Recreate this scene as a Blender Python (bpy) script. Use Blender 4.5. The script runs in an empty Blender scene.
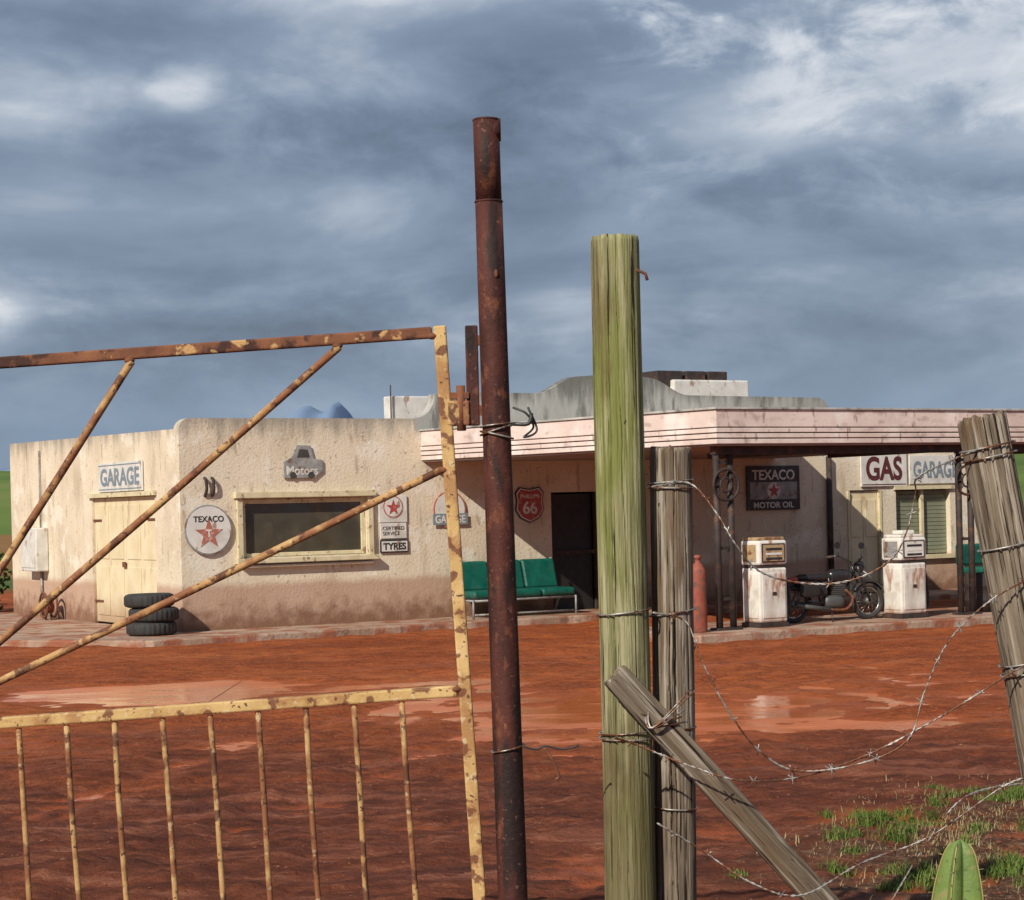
import bpy, bmesh, math, random
from mathutils import Vector, Matrix, noise
random.seed(7)
S=bpy.context.scene
S.view_settings.view_transform='Standard'; S.view_settings.look='None'; S.view_settings.exposure=0
COL=S.collection
# ------------------------------------------------------------------ materials
class NT:
    def __init__(s,nt): s.nt=nt
    def n(s,t,**kw):
        nd=s.nt.nodes.new(t)
        for k,v in kw.items():
            if k in nd.inputs: nd.inputs[k].default_value=v
            else: setattr(nd,k,v)
        return nd
    def l(s,a,b): s.nt.links.new(a,b)
def ramp(N,fac,stops):
    r=N.n('ShaderNodeValToRGB'); e=r.color_ramp.elements
    while len(e)<len(stops): e.new(.5)
    for i,(p,c) in enumerate(stops):
        e[i].position=p; e[i].color=(c[0],c[1],c[2],1)
    N.l(fac,r.inputs[0]); return r.outputs[0]
def nz(N,vec,scale,detail=4,stretch=None,rough=.55,dist=0,off=(0,0,0)):
    if stretch or off!=(0,0,0):
        m=N.n('ShaderNodeMapping'); m.inputs['Scale'].default_value=stretch or (1,1,1); m.inputs['Location'].default_value=off
        N.l(vec,m.inputs[0]); vec=m.outputs[0]
    t=N.n('ShaderNodeTexNoise'); t.inputs['Scale'].default_value=scale; t.inputs['Detail'].default_value=detail
    t.inputs['Roughness'].default_value=rough; t.inputs['Distortion'].default_value=dist
    N.l(vec,t.inputs['Vector']); return t.outputs[0]
def mr(N,v,lo,hi,a=0,b=1,smooth=True):
    m=N.n('ShaderNodeMapRange'); m.interpolation_type='SMOOTHSTEP' if smooth else 'LINEAR'
    m.inputs[1].default_value=lo; m.inputs[2].default_value=hi; m.inputs[3].default_value=a; m.inputs[4].default_value=b
    if lo>hi:
        m.inputs[1].default_value=hi; m.inputs[2].default_value=lo; m.inputs[3].default_value=b; m.inputs[4].default_value=a
    N.l(v,m.inputs[0]); return m.outputs[0]
def mix(N,f,a,b,mode='MIX'):
    m=N.n('ShaderNodeMixRGB'); m.blend_type=mode
    for i,x in ((0,f),(1,a),(2,b)):
        if isinstance(x,(int,float)): m.inputs[i].default_value=x
        elif isinstance(x,tuple): m.inputs[i].default_value=(x[0],x[1],x[2],1)
        else: N.l(x,m.inputs[i])
    return m.outputs[0]
def mth(N,op,a,b=0.0):
    m=N.n('ShaderNodeMath'); m.operation=op
    for i,x in ((0,a),(1,b)):
        if isinstance(x,(int,float)): m.inputs[i].default_value=x
        else: N.l(x,m.inputs[i])
    return m.outputs[0]
def mk(name,stops,scale=5,stretch=None,rough=.8,bump=.2,bscale=40,bstretch=None,metal=0,layers=(),bdist=.01,zl=(),spec=.5):
    m=bpy.data.materials.new(name); m.use_nodes=True; N=NT(m.node_tree); P=m.node_tree.nodes['Principled BSDF']
    tc=N.n('ShaderNodeTexCoord').outputs['Object']
    if len(stops)==1: stops=[(0.3,tuple(x*.9 for x in stops[0])),(0.7,tuple(min(1,x*1.08) for x in stops[0]))]
    col=ramp(N,nz(N,tc,scale,4,stretch=stretch),stops)
    i=0
    for L in layers:
        i+=1
        mk_=mr(N,nz(N,tc,L['s'],5,L.get('st'),off=(i*3.7,i*1.3,i*2.1)),L['lo'],L['hi'])
        if 'a' in L: mk_=mth(N,'MULTIPLY',mk_,L['a'])
        col=mix(N,mk_,col,L['c'])
    for Z in zl:
        i+=1
        sp=N.n('ShaderNodeSeparateXYZ'); N.l(tc,sp.inputs[0])
        zz=mth(N,'ADD',sp.outputs[2],mth(N,'MULTIPLY',mth(N,'SUBTRACT',nz(N,tc,Z.get('s',3),4,Z.get('st'),off=(i*2.,5,i)),.5),Z.get('n',.4)))
        f=mth(N,'MULTIPLY',mr(N,zz,Z['lo'],Z['hi']),Z.get('a',1))
        col=mix(N,f,col,Z['c'])
    N.l(col,P.inputs['Base Color']); P.inputs['Metallic'].default_value=metal
    P.inputs['Roughness'].default_value=rough
    if rough<.7: N.l(mr(N,nz(N,tc,scale*2.3,2),.3,.7,max(0.02,rough-.1),min(1,rough+.1)),P.inputs['Roughness'])
    P.inputs['Specular IOR Level'].default_value=spec
    if bump>0:
        b=N.n('ShaderNodeBump'); b.inputs['Strength'].default_value=bump; b.inputs['Distance'].default_value=bdist
        N.l(nz(N,tc,bscale,4,bstretch,rough=.65),b.inputs['Height']); N.l(b.outputs[0],P.inputs['Normal'])
    return m
M={}
M['plaster']=mk('plaster',[(.25,(.55,.465,.34)),(.5,(.69,.60,.46)),(.8,(.77,.69,.555))],1.1,bump=.6,bscale=22,bdist=.015,spec=.2,
  layers=[dict(c=(.42,.33,.23),s=1.2,st=(2.4,2.4,.45),lo=.52,hi=.74,a=.6),dict(c=(.31,.235,.17),s=8,st=(1,1,.22),lo=.59,hi=.71,a=.55),
          dict(c=(.80,.755,.66),s=2.2,lo=.56,hi=.64,a=.6),dict(c=(.22,.16,.12),s=18,lo=.63,hi=.69,a=.6)],
  zl=[dict(c=(.45,.285,.205),lo=.82,hi=.68,n=.14,s=1.6,a=.85),dict(c=(.20,.10,.06),lo=.58,hi=.12,n=.8,s=5,a=.9),dict(c=(.25,.23,.20),lo=2.76,hi=3.2,n=.9,s=6,st=(1,1,.15),a=.8)])
M['parapet']=mk('grey_plaster',[(.3,(.30,.295,.27)),(.6,(.45,.44,.41)),(.8,(.57,.55,.51))],1.6,stretch=(1,1,.5),bump=.5,bscale=22,spec=.2,
  layers=[dict(c=(.13,.125,.115),s=6,st=(1,1,.2),lo=.50,hi=.66,a=.75)],zl=[dict(c=(.10,.098,.09),lo=3.30,hi=3.75,n=1.0,s=8,st=(1,1,.12),a=.75)])
M['pink']=mk('pink_paint',[(.3,(.60,.485,.44)),(.7,(.76,.64,.59))],2,bump=.3,bscale=30,spec=.3,
  layers=[dict(c=(.36,.28,.25),s=3,st=(1.5,1.5,3),lo=.53,hi=.72,a=.65),dict(c=(.84,.78,.74),s=2,lo=.52,hi=.68,a=.6),dict(c=(.20,.14,.11),s=11,st=(1,1,.3),lo=.60,hi=.70,a=.7)])
M['pinkd']=mk('core_dark_pink',[(.30,.23,.205)],3)  # darker pink for the canopy core that shows between the bands
M['concrete']=mk('apron_concrete',[(.3,(.30,.19,.135)),(.7,(.46,.34,.26))],2,bump=.8,bscale=18,bdist=.02,spec=.2,
  layers=[dict(c=(.28,.085,.04),s=2.3,lo=.45,hi=.62,a=.85),dict(c=(.15,.11,.09),s=9,lo=.56,hi=.68,a=.7)])
M['door']=mk('cream_door_paint',[(.3,(.64,.54,.34)),(.7,(.75,.66,.46))],3,rough=.7,bump=.2,bscale=20,bstretch=(3,3,.3),
  layers=[dict(c=(.38,.27,.16),s=6,st=(1,1,.4),lo=.56,hi=.70,a=.6)],zl=[dict(c=(.32,.17,.09),lo=.7,hi=.1,n=.5,a=.7)])
M['frame']=mk('window_frame_paint',[(.3,(.54,.47,.29)),(.7,(.70,.62,.42))],6,rough=.7,layers=[dict(c=(.22,.14,.08),s=9,lo=.56,hi=.66,a=.9)])
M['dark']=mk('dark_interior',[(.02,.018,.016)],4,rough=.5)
M['glass']=mk('dusty_dark_glass',[(.3,(.045,.040,.028)),(.7,(.085,.072,.048))],2,rough=.16,bump=.04,bscale=2,layers=[dict(c=(.14,.115,.075),s=3,lo=.5,hi=.75,a=.6)])
M['slat']=mk('slat_metal',[(.06,.06,.05)],6,rough=.5,layers=[dict(c=(.03,.025,.02),s=4,lo=.5,hi=.7)])
M['blind']=mk('blind',[(.22,.235,.16)],5,rough=.6)
M['dsteel']=mk('dark_steel',[(.3,(.02,.016,.015)),(.7,(.055,.035,.03))],8,rough=.7,layers=[dict(c=(.11,.045,.025),s=7,lo=.55,hi=.7)])
M['white']=mk('white_enamel',[(.3,(.60,.59,.55)),(.7,(.76,.75,.71))],4,rough=.35,bump=.08,
  layers=[dict(c=(.30,.15,.08),s=7,st=(1,1,.5),lo=.59,hi=.67,a=.8),dict(c=(.45,.42,.36),s=3,lo=.5,hi=.7,a=.6)])
M['pump']=mk('pump_paint',[(.3,(.62,.60,.54)),(.7,(.80,.78,.73))],4,rough=.4,bump=.08,
  layers=[dict(c=(.34,.15,.07),s=6,st=(1,1,.35),lo=.55,hi=.66,a=.85),dict(c=(.45,.40,.33),s=2.5,lo=.5,hi=.7,a=.6)],zl=[dict(c=(.35,.16,.09),lo=.25,hi=.0,n=.2,a=.8)])
M['tan']=mk('dial_face',[(.42,.30,.17)],9,rough=.4,layers=[dict(c=(.2,.09,.04),s=12,lo=.5,hi=.65)])
M['red']=mk('sign_red',[(.40,.07,.06)],8,rough=.45,layers=[dict(c=(.5,.3,.25),s=14,lo=.55,hi=.66,a=.6)])
M['fred']=mk('faded_red',[(.42,.15,.11)],8,rough=.5,layers=[dict(c=(.6,.5,.42),s=12,lo=.52,hi=.66,a=.7)])
M['black']=mk('sign_black',[(.025,.025,.028)],8,rough=.45,layers=[dict(c=(.2,.15,.12),s=14,lo=.57,hi=.68,a=.6)])
M['maroon']=mk('sign_maroon',[(.10,.025,.03)],8,rough=.45)
M['bluegrey']=mk('faded_blue',[(.20,.25,.29)],8,rough=.5)
M['greyp']=mk('grey_tin',[(.3,(.20,.20,.20)),(.7,(.36,.36,.35))],8,rough=.5,layers=[dict(c=(.16,.09,.06),s=9,lo=.52,hi=.66)])
M['rubber']=mk('rubber',[(.3,(.018,.018,.019)),(.7,(.04,.038,.037))],8,rough=.75,bump=.3,layers=[dict(c=(.11,.06,.04),s=4,lo=.52,hi=.72,a=.7)])
M['chrome']=mk('chrome',[(.45,.44,.42)],9,rough=.28,metal=1,bump=0,layers=[dict(c=(.12,.06,.04),s=12,lo=.52,hi=.66,a=.8)])
M['bikeblack']=mk('bike_black',[(.02,.02,.022)],5,rough=.3,bump=0,layers=[dict(c=(.12,.07,.05),s=8,lo=.55,hi=.75,a=.5)])
M['engine']=mk('engine_alloy',[(.14,.14,.135)],20,rough=.5,metal=.6)
M['vinyl']=mk('green_vinyl',[(.3,(.0,.07,.052)),(.7,(.008,.125,.088))],4,rough=.42,bump=.35,bscale=7,bdist=.02,layers=[dict(c=(.05,.09,.07),s=6,lo=.55,hi=.7,a=.6)])
M['gasred']=mk('cylinder_red',[(.3,(.22,.055,.038)),(.7,(.32,.095,.06))],6,rough=.7,spec=.3,layers=[dict(c=(.15,.07,.05),s=8,lo=.48,hi=.62)])
M['rust']=mk('rusty_iron',[(.3,(.08,.026,.014)),(.7,(.22,.080,.035))],20,rough=.85,bump=.5,bscale=90,bdist=.003)
M['gate']=mk('gate_paint',[(.3,(.46,.285,.10)),(.7,(.62,.42,.18))],9,rough=.7,bump=.6,bscale=110,bdist=.003,
  layers=[dict(c=(.30,.125,.04),s=8,lo=.48,hi=.62,a=.7),dict(c=(.62,.50,.30),s=40,lo=.60,hi=.65,a=.6),dict(c=(.15,.048,.020),s=18,lo=.56,hi=.61,a=.9),dict(c=(.07,.025,.014),s=60,lo=.62,hi=.66,a=.9)])
M['gate_rust']=mk('gate_rusty_bar',[(.3,(.38,.20,.07)),(.7,(.52,.33,.14))],9,rough=.75,bump=.6,bscale=110,bdist=.003,
  layers=[dict(c=(.21,.072,.028),s=7,lo=.43,hi=.56,a=.9),dict(c=(.55,.42,.24),s=40,lo=.60,hi=.65,a=.6),dict(c=(.10,.032,.016),s=16,lo=.54,hi=.60,a=.9),dict(c=(.06,.02,.012),s=60,lo=.62,hi=.66,a=.9)])
M['gate_top']=mk('gate_top_bar',[(.3,(.11,.038,.020)),(.7,(.25,.10,.045))],9,rough=.85,bump=.6,bscale=110,bdist=.003,
  layers=[dict(c=(.05,.018,.012),s=14,lo=.50,hi=.60),dict(c=(.48,.29,.12),s=15,lo=.58,hi=.64)])
M['post_rust']=mk('rusty_post',[(.3,(.028,.009,.007)),(.5,(.065,.017,.012)),(.75,(.115,.031,.019))],9,stretch=(1,1,.35),rough=.72,bump=.8,bscale=60,bdist=.004,spec=.35,
  layers=[dict(c=(.16,.055,.025),s=22,st=(1,1,.6),lo=.56,hi=.66,a=.7),dict(c=(.014,.008,.007),s=11,st=(1,1,.22),lo=.48,hi=.60,a=.9),dict(c=(.20,.09,.06),s=70,lo=.63,hi=.67,a=.6)])
M['wood1']=mk('green_weathered_wood',[(.30,(.13,.125,.06)),(.45,(.235,.225,.115)),(.6,(.33,.315,.175)),(.75,(.46,.43,.28))],55,stretch=(1,1,.035),rough=.95,bump=1,bscale=80,bstretch=(1,1,.035),bdist=.010,spec=.12,
  layers=[dict(c=(.17,.19,.045),s=7,st=(1,1,.22),lo=.42,hi=.60,a=.75),dict(c=(.41,.38,.24),s=45,st=(1,1,.05),lo=.55,hi=.63,a=.6),dict(c=(.022,.018,.012),s=60,st=(1,1,.03),lo=.60,hi=.635,a=.95),dict(c=(.14,.10,.05),s=5,st=(1,1,.4),lo=.54,hi=.66,a=.6),dict(c=(.02,.015,.01),s=26,st=(1,1,.7),lo=.70,hi=.73,a=.95)],
  zl=[dict(c=(.10,.075,.035),lo=1.6,hi=.7,n=1.4,s=7,st=(1,1,.3),a=.65)])
M['wood2']=mk('grey_weathered_wood',[(.30,(.085,.063,.045)),(.45,(.165,.130,.096)),(.6,(.25,.205,.155)),(.75,(.37,.32,.255))],55,stretch=(1,1,.035),rough=.95,bump=1,bscale=80,bstretch=(1,1,.035),bdist=.010,spec=.12,
  layers=[dict(c=(.13,.08,.045),s=8,st=(1,1,.2),lo=.48,hi=.62,a=.75),dict(c=(.41,.365,.30),s=45,st=(1,1,.05),lo=.56,hi=.64,a=.7),dict(c=(.016,.012,.010),s=55,st=(1,1,.03),lo=.58,hi=.62,a=.95),dict(c=(.02,.015,.01),s=26,st=(1,1,.7),lo=.69,hi=.72,a=.95)])
M['wire']=mk('galvanised_wire',[(.3,(.25,.24,.22)),(.7,(.45,.43,.40))],30,rough=.45,metal=.5,bump=0,layers=[dict(c=(.16,.07,.035),s=18,lo=.45,hi=.55)])
M['cable']=mk('dark_cable',[(.03,.03,.03)],30,rough=.5,bump=0)
M['cactus']=mk('cactus_skin',[(.3,(.10,.165,.035)),(.7,(.18,.26,.06))],9,rough=.55,bump=.25,bscale=60,layers=[dict(c=(.26,.22,.09),s=15,lo=.56,hi=.66,a=.7),dict(c=(.05,.08,.02),s=40,lo=.6,hi=.66,a=.6)])
M['cactus_edge']=mk('cactus_ridge',[(.34,.27,.10)],20,rough=.7)
def leafmat(name,a,b,sc=3):
    return mk(name,[(.3,a),(.7,b)],sc,rough=.75,bump=0,spec=.2)
M['grass']=leafmat('grass_blades',(.05,.095,.015),(.15,.20,.045),4)
M['dry']=leafmat('dry_grass',(.20,.15,.07),(.36,.29,.16),4)
M['leaf']=leafmat('shrub_leaf',(.03,.06,.015),(.08,.12,.03),2)
M['stone']=mk('pebble',[(.3,(.11,.035,.022)),(.7,(.24,.10,.06))],2,rough=.95,bump=0,spec=.1)
M['hill']=mk('hill_grass',[(.3,(.07,.12,.03)),(.5,(.12,.18,.045)),(.7,(.20,.21,.08))],.02,rough=1,bump=0,spec=.1)
M['mountain']=mk('hazy_mountain',[(.3,(.17,.24,.36)),(.7,(.20,.275,.40))],.01,rough=1,bump=0,spec=0)  # distance haze is painted into this blue base colour
def ground_mat():
    m=bpy.data.materials.new('red_clay'); m.use_nodes=True; N=NT(m.node_tree); P=m.node_tree.nodes['Principled BSDF']
    pos=N.n('ShaderNodeNewGeometry').outputs['Position']; sp=N.n('ShaderNodeSeparateXYZ'); N.l(pos,sp.inputs[0]); X,Y,Z=sp.outputs
    col=ramp(N,nz(N,pos,.5,5,stretch=(.6,1.5,1)),[(.3,(.25,.054,.016)),(.5,(.39,.092,.024)),(.7,(.47,.135,.042))])
    col=mix(N,mr(N,nz(N,pos,5,5,stretch=(.7,1.4,1),off=(3,1,0)),.42,.60,0,.65),col,(.17,.038,.014))
    col=mix(N,mr(N,nz(N,pos,30,4,off=(9,1,0)),.53,.66,0,.6),col,(.48,.19,.09))
    yy=mth(N,'ADD',Y,mth(N,'MULTIPLY',mth(N,'SUBTRACT',nz(N,pos,.45,4,stretch=(.6,1.6,1)),.5),11))
    near=mr(N,yy,17.5,12.0)
    nc=ramp(N,nz(N,pos,3.0,7,stretch=(.6,1.5,1),rough=.78),[(.34,(.05,.019,.014)),(.46,(.115,.035,.021)),(.55,(.19,.058,.032)),(.66,(.34,.14,.085))])
    col=mix(N,mth(N,'MULTIPLY',near,.9),col,nc)
    st=mr(N,nz(N,pos,1.1,5,stretch=(.35,2.2,1),rough=.6,off=(7,2,0)),.56,.64,0,.45)
    col=mix(N,st,col,(.36,.13,.075))
    yg=mth(N,'ADD',Y,mth(N,'MULTIPLY',nz(N,pos,.1,3),8))
    col=mix(N,mr(N,yg,50,56),col,ramp(N,nz(N,pos,.02,3),[(.3,(.07,.12,.03)),(.7,(.16,.21,.06))]))
    d=N.n('ShaderNodeVectorMath'); d.operation='DISTANCE'; d.inputs[1].default_value=(3.7,9.0,0); N.l(pos,d.inputs[0])
    dd=mth(N,'ADD',d.outputs['Value'],mth(N,'MULTIPLY',mth(N,'SUBTRACT',nz(N,pos,2.2,5),.5),2.6))
    col=mix(N,mr(N,dd,2.9,1.9,0,.85),col,ramp(N,nz(N,pos,18,6,rough=.75),[(.36,(.035,.020,.012)),(.52,(.12,.060,.034)),(.66,(.32,.22,.14))]))
    wet=mr(N,Z,.014,-.008)
    col=mix(N,mth(N,'MULTIPLY',wet,.7),col,(.42,.10,.026))
    N.l(col,P.inputs['Base Color'])
    patch=mr(N,nz(N,pos,.9,4,stretch=(.5,1.6,1),off=(4,4,0)),.50,.62)
    rgh=mth(N,'SUBTRACT',.95,mth(N,'ADD',mth(N,'MULTIPLY',wet,.40),mth(N,'MULTIPLY',patch,.18)))
    N.l(rgh,P.inputs['Roughness']); P.inputs['Specular IOR Level'].default_value=.15
    b=N.n('ShaderNodeBump'); b.inputs['Strength'].default_value=1; b.inputs['Distance'].default_value=.06
    N.l(nz(N,pos,9,7,rough=.75),b.inputs['Height']); N.l(b.outputs[0],P.inputs['Normal'])
    return m
M['ground']=ground_mat()
def water_mat():
    m=bpy.data.materials.new('muddy_water'); m.use_nodes=True; N=NT(m.node_tree); P=m.node_tree.nodes['Principled BSDF']
    pos=N.n('ShaderNodeNewGeometry').outputs['Position']
    col=ramp(N,nz(N,pos,1.3,4),[(.3,(.46,.115,.034)),(.7,(.62,.19,.07))]); N.l(col,P.inputs['Base Color'])
    P.inputs['IOR'].default_value=1.33; P.inputs['Specular IOR Level'].default_value=.32
    N.l(mr(N,nz(N,pos,1.1,3,stretch=(.5,1.6,1)),.42,.60,.06,.38),P.inputs['Roughness'])
    b=N.n('ShaderNodeBump'); b.inputs['Strength'].default_value=.3; b.inputs['Distance'].default_value=.012
    N.l(nz(N,pos,7,4,stretch=(1,2,1)),b.inputs['Height']); N.l(b.outputs[0],P.inputs['Normal']); return m
M['water']=water_mat()
# ------------------------------------------------------------------ mesh helpers
def obj(name,me,mat=None,parent=None,smooth=False):
    o=bpy.data.objects.new(name,me); COL.objects.link(o)
    if mat: me.materials.append(M[mat] if isinstance(mat,str) else mat)
    if parent: o.parent=parent
    if smooth:
        for p in me.polygons: p.use_smooth=True
    return o
def mesh(name,vs,fs,mat,parent=None,smooth=False):
    me=bpy.data.meshes.new(name); me.from_pydata([tuple(v) for v in vs],[],fs); me.update()
    return obj(name,me,mat,parent,smooth)
def bev(o,w,seg=2):
    m=o.modifiers.new('b','BEVEL'); m.width=w; m.segments=seg; m.limit_method='ANGLE'; return o
def box(name,x0,x1,y0,y1,z0,z1,mat,parent=None,b=0):
    vs=[(x,y,z) for x in (x0,x1) for y in (y0,y1) for z in (z0,z1)]
    fs=[(0,1,3,2),(4,6,7,5),(0,4,5,1),(2,3,7,6),(0,2,6,4),(1,5,7,3)]
    o=mesh(name,vs,fs,mat,parent)
    if b: bev(o,b)
    return o
def frame_of(d):
    return Vector(d).to_track_quat('Z','Y').to_matrix()
def beam(name,p1,p2,w,h,mat,parent=None,b=.002):
    p1,p2=Vector(p1),Vector(p2); L=(p2-p1).length; R=frame_of(p2-p1)
    vs=[p1+R@Vector((x,y,z)) for x in (-w/2,w/2) for y in (-h/2,h/2) for z in (0,L)]
    o=mesh(name,vs,[(0,1,3,2),(4,6,7,5),(0,4,5,1),(2,3,7,6),(0,2,6,4),(1,5,7,3)],mat,parent)
    if b: bev(o,b)
    return o
def cat(pts,sub=6):
    pts=[Vector(p) for p in pts]
    if len(pts)<3: return pts
    P=[pts[0]*2-pts[1]]+pts+[pts[-1]*2-pts[-2]]; out=[]
    for i in range(1,len(P)-2):
        for k in range(sub):
            t=k/sub; a,b,c,d=P[i-1],P[i],P[i+1],P[i+2]
            out.append(.5*((2*b)+(c-a)*t+(2*a-5*b+4*c-d)*t*t+(3*b-a-3*c+d)*t**3))
    out.append(pts[-1]); return out
def tube(name,pts,r,mat,parent=None,seg=8,sub=0,r2=None,closed=False):
    pts=cat(pts,sub) if sub else [Vector(p) for p in pts]
    vs=[];fs=[];n=len(pts); up=None
    for i,p in enumerate(pts):
        if closed: t=pts[(i+1)%n]-pts[i-1]
        else: t=pts[min(i+1,n-1)]-pts[max(i-1,0)]
        t.normalize()
        if up is None: up=t.orthogonal().normalized()
        up=(up-t*up.dot(t)).normalized(); sd=t.cross(up)
        rr=r if r2 is None else r+(r2-r)*i/(n-1)
        for k in range(seg):
            a=2*math.pi*k/seg; vs.append(p+up*math.cos(a)*rr+sd*math.sin(a)*rr)
    m=n if closed else n-1
    for i in range(m):
        for k in range(seg):
            a=i*seg+k;b=i*seg+(k+1)%seg;j=((i+1)%n)*seg
            fs.append((a,b,j+(k+1)%seg,j+k))
    if not closed:
        fs.append(tuple(range(seg))[::-1]); fs.append(tuple((n-1)*seg+k for k in range(seg)))
    return mesh(name,vs,fs,mat,parent,True)
def lathe(name,prof,mat,parent=None,seg=32,axis='z',loc=(0,0,0),fn=None):
    vs=[];fs=[];n=len(prof)
    for r,z in prof:
        for k in range(seg):
            a=2*math.pi*k/seg; rr=r if fn is None else fn(r,a,z)
            c,s=math.cos(a)*rr,math.sin(a)*rr
            v=(c,s,z) if axis=='z' else (c,z,s)
            vs.append((v[0]+loc[0],v[1]+loc[1],v[2]+loc[2]))
    for i in range(n-1):
        for k in range(seg): fs.append((i*seg+k,i*seg+(k+1)%seg,(i+1)*seg+(k+1)%seg,(i+1)*seg+k))
    if prof[0][0]>1e-4: fs.append(tuple(range(seg))[::-1])
    if prof[-1][0]>1e-4: fs.append(tuple((n-1)*seg+k for k in range(seg)))
    return mesh(name,vs,fs,mat,parent,True)
def ring(name,c,R,r,mat,parent=None,axis='y',n=28,seg=8,tilt=0):
    pts=[]
    for i in range(n):
        a=2*math.pi*i/n; x,y=math.cos(a)*R,math.sin(a)*R
        v=Vector((x,0,y)) if axis=='y' else (Vector((x,y,tilt*x)) if axis=='z' else Vector((0,x,y)))
        pts.append(Vector(c)+v)
    return tube(name,pts,r,mat,parent,seg,closed=True)
def fixn(o):
    bm=bmesh.new(); bm.from_mesh(o.data); bmesh.ops.recalc_face_normals(bm,faces=bm.faces); bm.to_mesh(o.data); bm.free()
def prism(name,poly,z0,z1,mat,parent=None,b=0):
    n=len(poly); vs=[(x,y,z0) for x,y in poly]+[(x,y,z1) for x,y in poly]
    fs=[tuple(range(n))[::-1],tuple(range(n,2*n))]+[(i,(i+1)%n,n+(i+1)%n,n+i) for i in range(n)]
    o=mesh(name,vs,fs,mat,parent); fixn(o)
    if b: bev(o,b)
    return o
def vprism(name,poly,y0,y1,mat,parent=None,b=0):
    n=len(poly); vs=[(x,y0,z) for x,z in poly]+[(x,y1,z) for x,z in poly]
    fs=[tuple(range(n)),tuple(range(n,2*n))[::-1]]+[(i,n+i,n+(i+1)%n,(i+1)%n) for i in range(n)]
    o=mesh(name,vs,fs,mat,parent); fixn(o)
    if b: bev(o,b)
    return o
def wall(name,axis,fixed,a0,a1,z0,z1,ops,th,mat,parent):
    A=sorted(set([a0,a1]+[v for o in ops for v in o[:2]])); Z=sorted(set([z0,z1]+[v for o in ops for v in o[2:]]))
    bm=bmesh.new(); V={}
    def v(i,j,k):
        if (i,j,k) not in V:
            f=fixed+(th if k else 0)
            V[(i,j,k)]=bm.verts.new((A[i],f,Z[j]) if axis=='x' else (f,A[i],Z[j]))
        return V[(i,j,k)]
    def solid(i,j):
        if i<0 or j<0 or i>=len(A)-1 or j>=len(Z)-1: return False
        ca,cz=(A[i]+A[i+1])/2,(Z[j]+Z[j+1])/2
        return not any(o[0]<ca<o[1] and o[2]<cz<o[3] for o in ops)
    for i in range(len(A)-1):
        for j in range(len(Z)-1):
            if not solid(i,j): continue
            for k in (0,1): bm.faces.new((v(i,j,k),v(i+1,j,k),v(i+1,j+1,k),v(i,j+1,k)))
            if not solid(i-1,j): bm.faces.new((v(i,j,0),v(i,j,1),v(i,j+1,1),v(i,j+1,0)))
            if not solid(i+1,j): bm.faces.new((v(i+1,j,0),v(i+1,j,1),v(i+1,j+1,1),v(i+1,j+1,0)))
            if not solid(i,j-1): bm.faces.new((v(i,j,0),v(i,j,1),v(i+1,j,1),v(i+1,j,0)))
            if not solid(i,j+1): bm.faces.new((v(i,j+1,0),v(i,j+1,1),v(i+1,j+1,1),v(i+1,j+1,0)))
    bmesh.ops.recalc_face_normals(bm,faces=bm.faces)
    me=bpy.data.meshes.new(name); bm.to_mesh(me); bm.free(); return obj(name,me,mat,parent)
def text(s,cx,cz,w,h,y,mat,parent,face='front',bold=.02,name='lettering'):
    cu=bpy.data.curves.new('t','FONT'); cu.body=s; cu.size=1; cu.offset=bold; cu.extrude=.004
    to=bpy.data.objects.new('t',cu); COL.objects.link(to); bpy.context.view_layer.update()
    me=bpy.data.meshes.new_from_object(to.evaluated_get(bpy.context.evaluated_depsgraph_get())); bpy.data.objects.remove(to)
    xs=[v.co.x for v in me.vertices]; ys=[v.co.y for v in me.vertices]
    x0,x1,y0,y1=min(xs),max(xs),min(ys),max(ys)
    for v in me.vertices:
        a=(v.co.x-(x0+x1)/2)/(x1-x0)*w; b=(v.co.y-(y0+y1)/2)/(y1-y0)*h; e=v.co.z*.5
        if face=='front': v.co=(cx+a,y-e,cz+b)
        else: v.co=(y-e,cx-a,cz+b)
    me.materials.clear()
    return obj(name,me,mat,parent)
def disc(name,cx,cz,r,y0,y1,mat,parent,n=40):
    return vprism(name,[(cx+r*math.cos(2*math.pi*i/n),cz+r*math.sin(2*math.pi*i/n)) for i in range(n)],y0,y1,mat,parent)
def star(name,cx,cz,r,y0,y1,mat,parent):
    return vprism(name,[(cx+(r if i%2==0 else r*.40)*math.sin(math.pi*i/5),cz+(r if i%2==0 else r*.40)*math.cos(math.pi*i/5)) for i in range(10)],y0,y1,mat,parent)
AL=math.radians(31); F=Matrix.Translation((-4.66,28.1,0))@Matrix.Rotation(AL,4,'Z')
def root(name,s=0,q=0,z=0,rz=0):
    e=bpy.data.objects.new(name,None); COL.objects.link(e); e.empty_display_size=.2
    e.matrix_world=F@Matrix.Translation((s,q,z))@Matrix.Rotation(rz,4,'Z'); return e
def wroot(name,loc=(0,0,0)):
    e=bpy.data.objects.new(name,None); COL.objects.link(e); e.location=loc; e.empty_display_size=.2; return e
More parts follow.
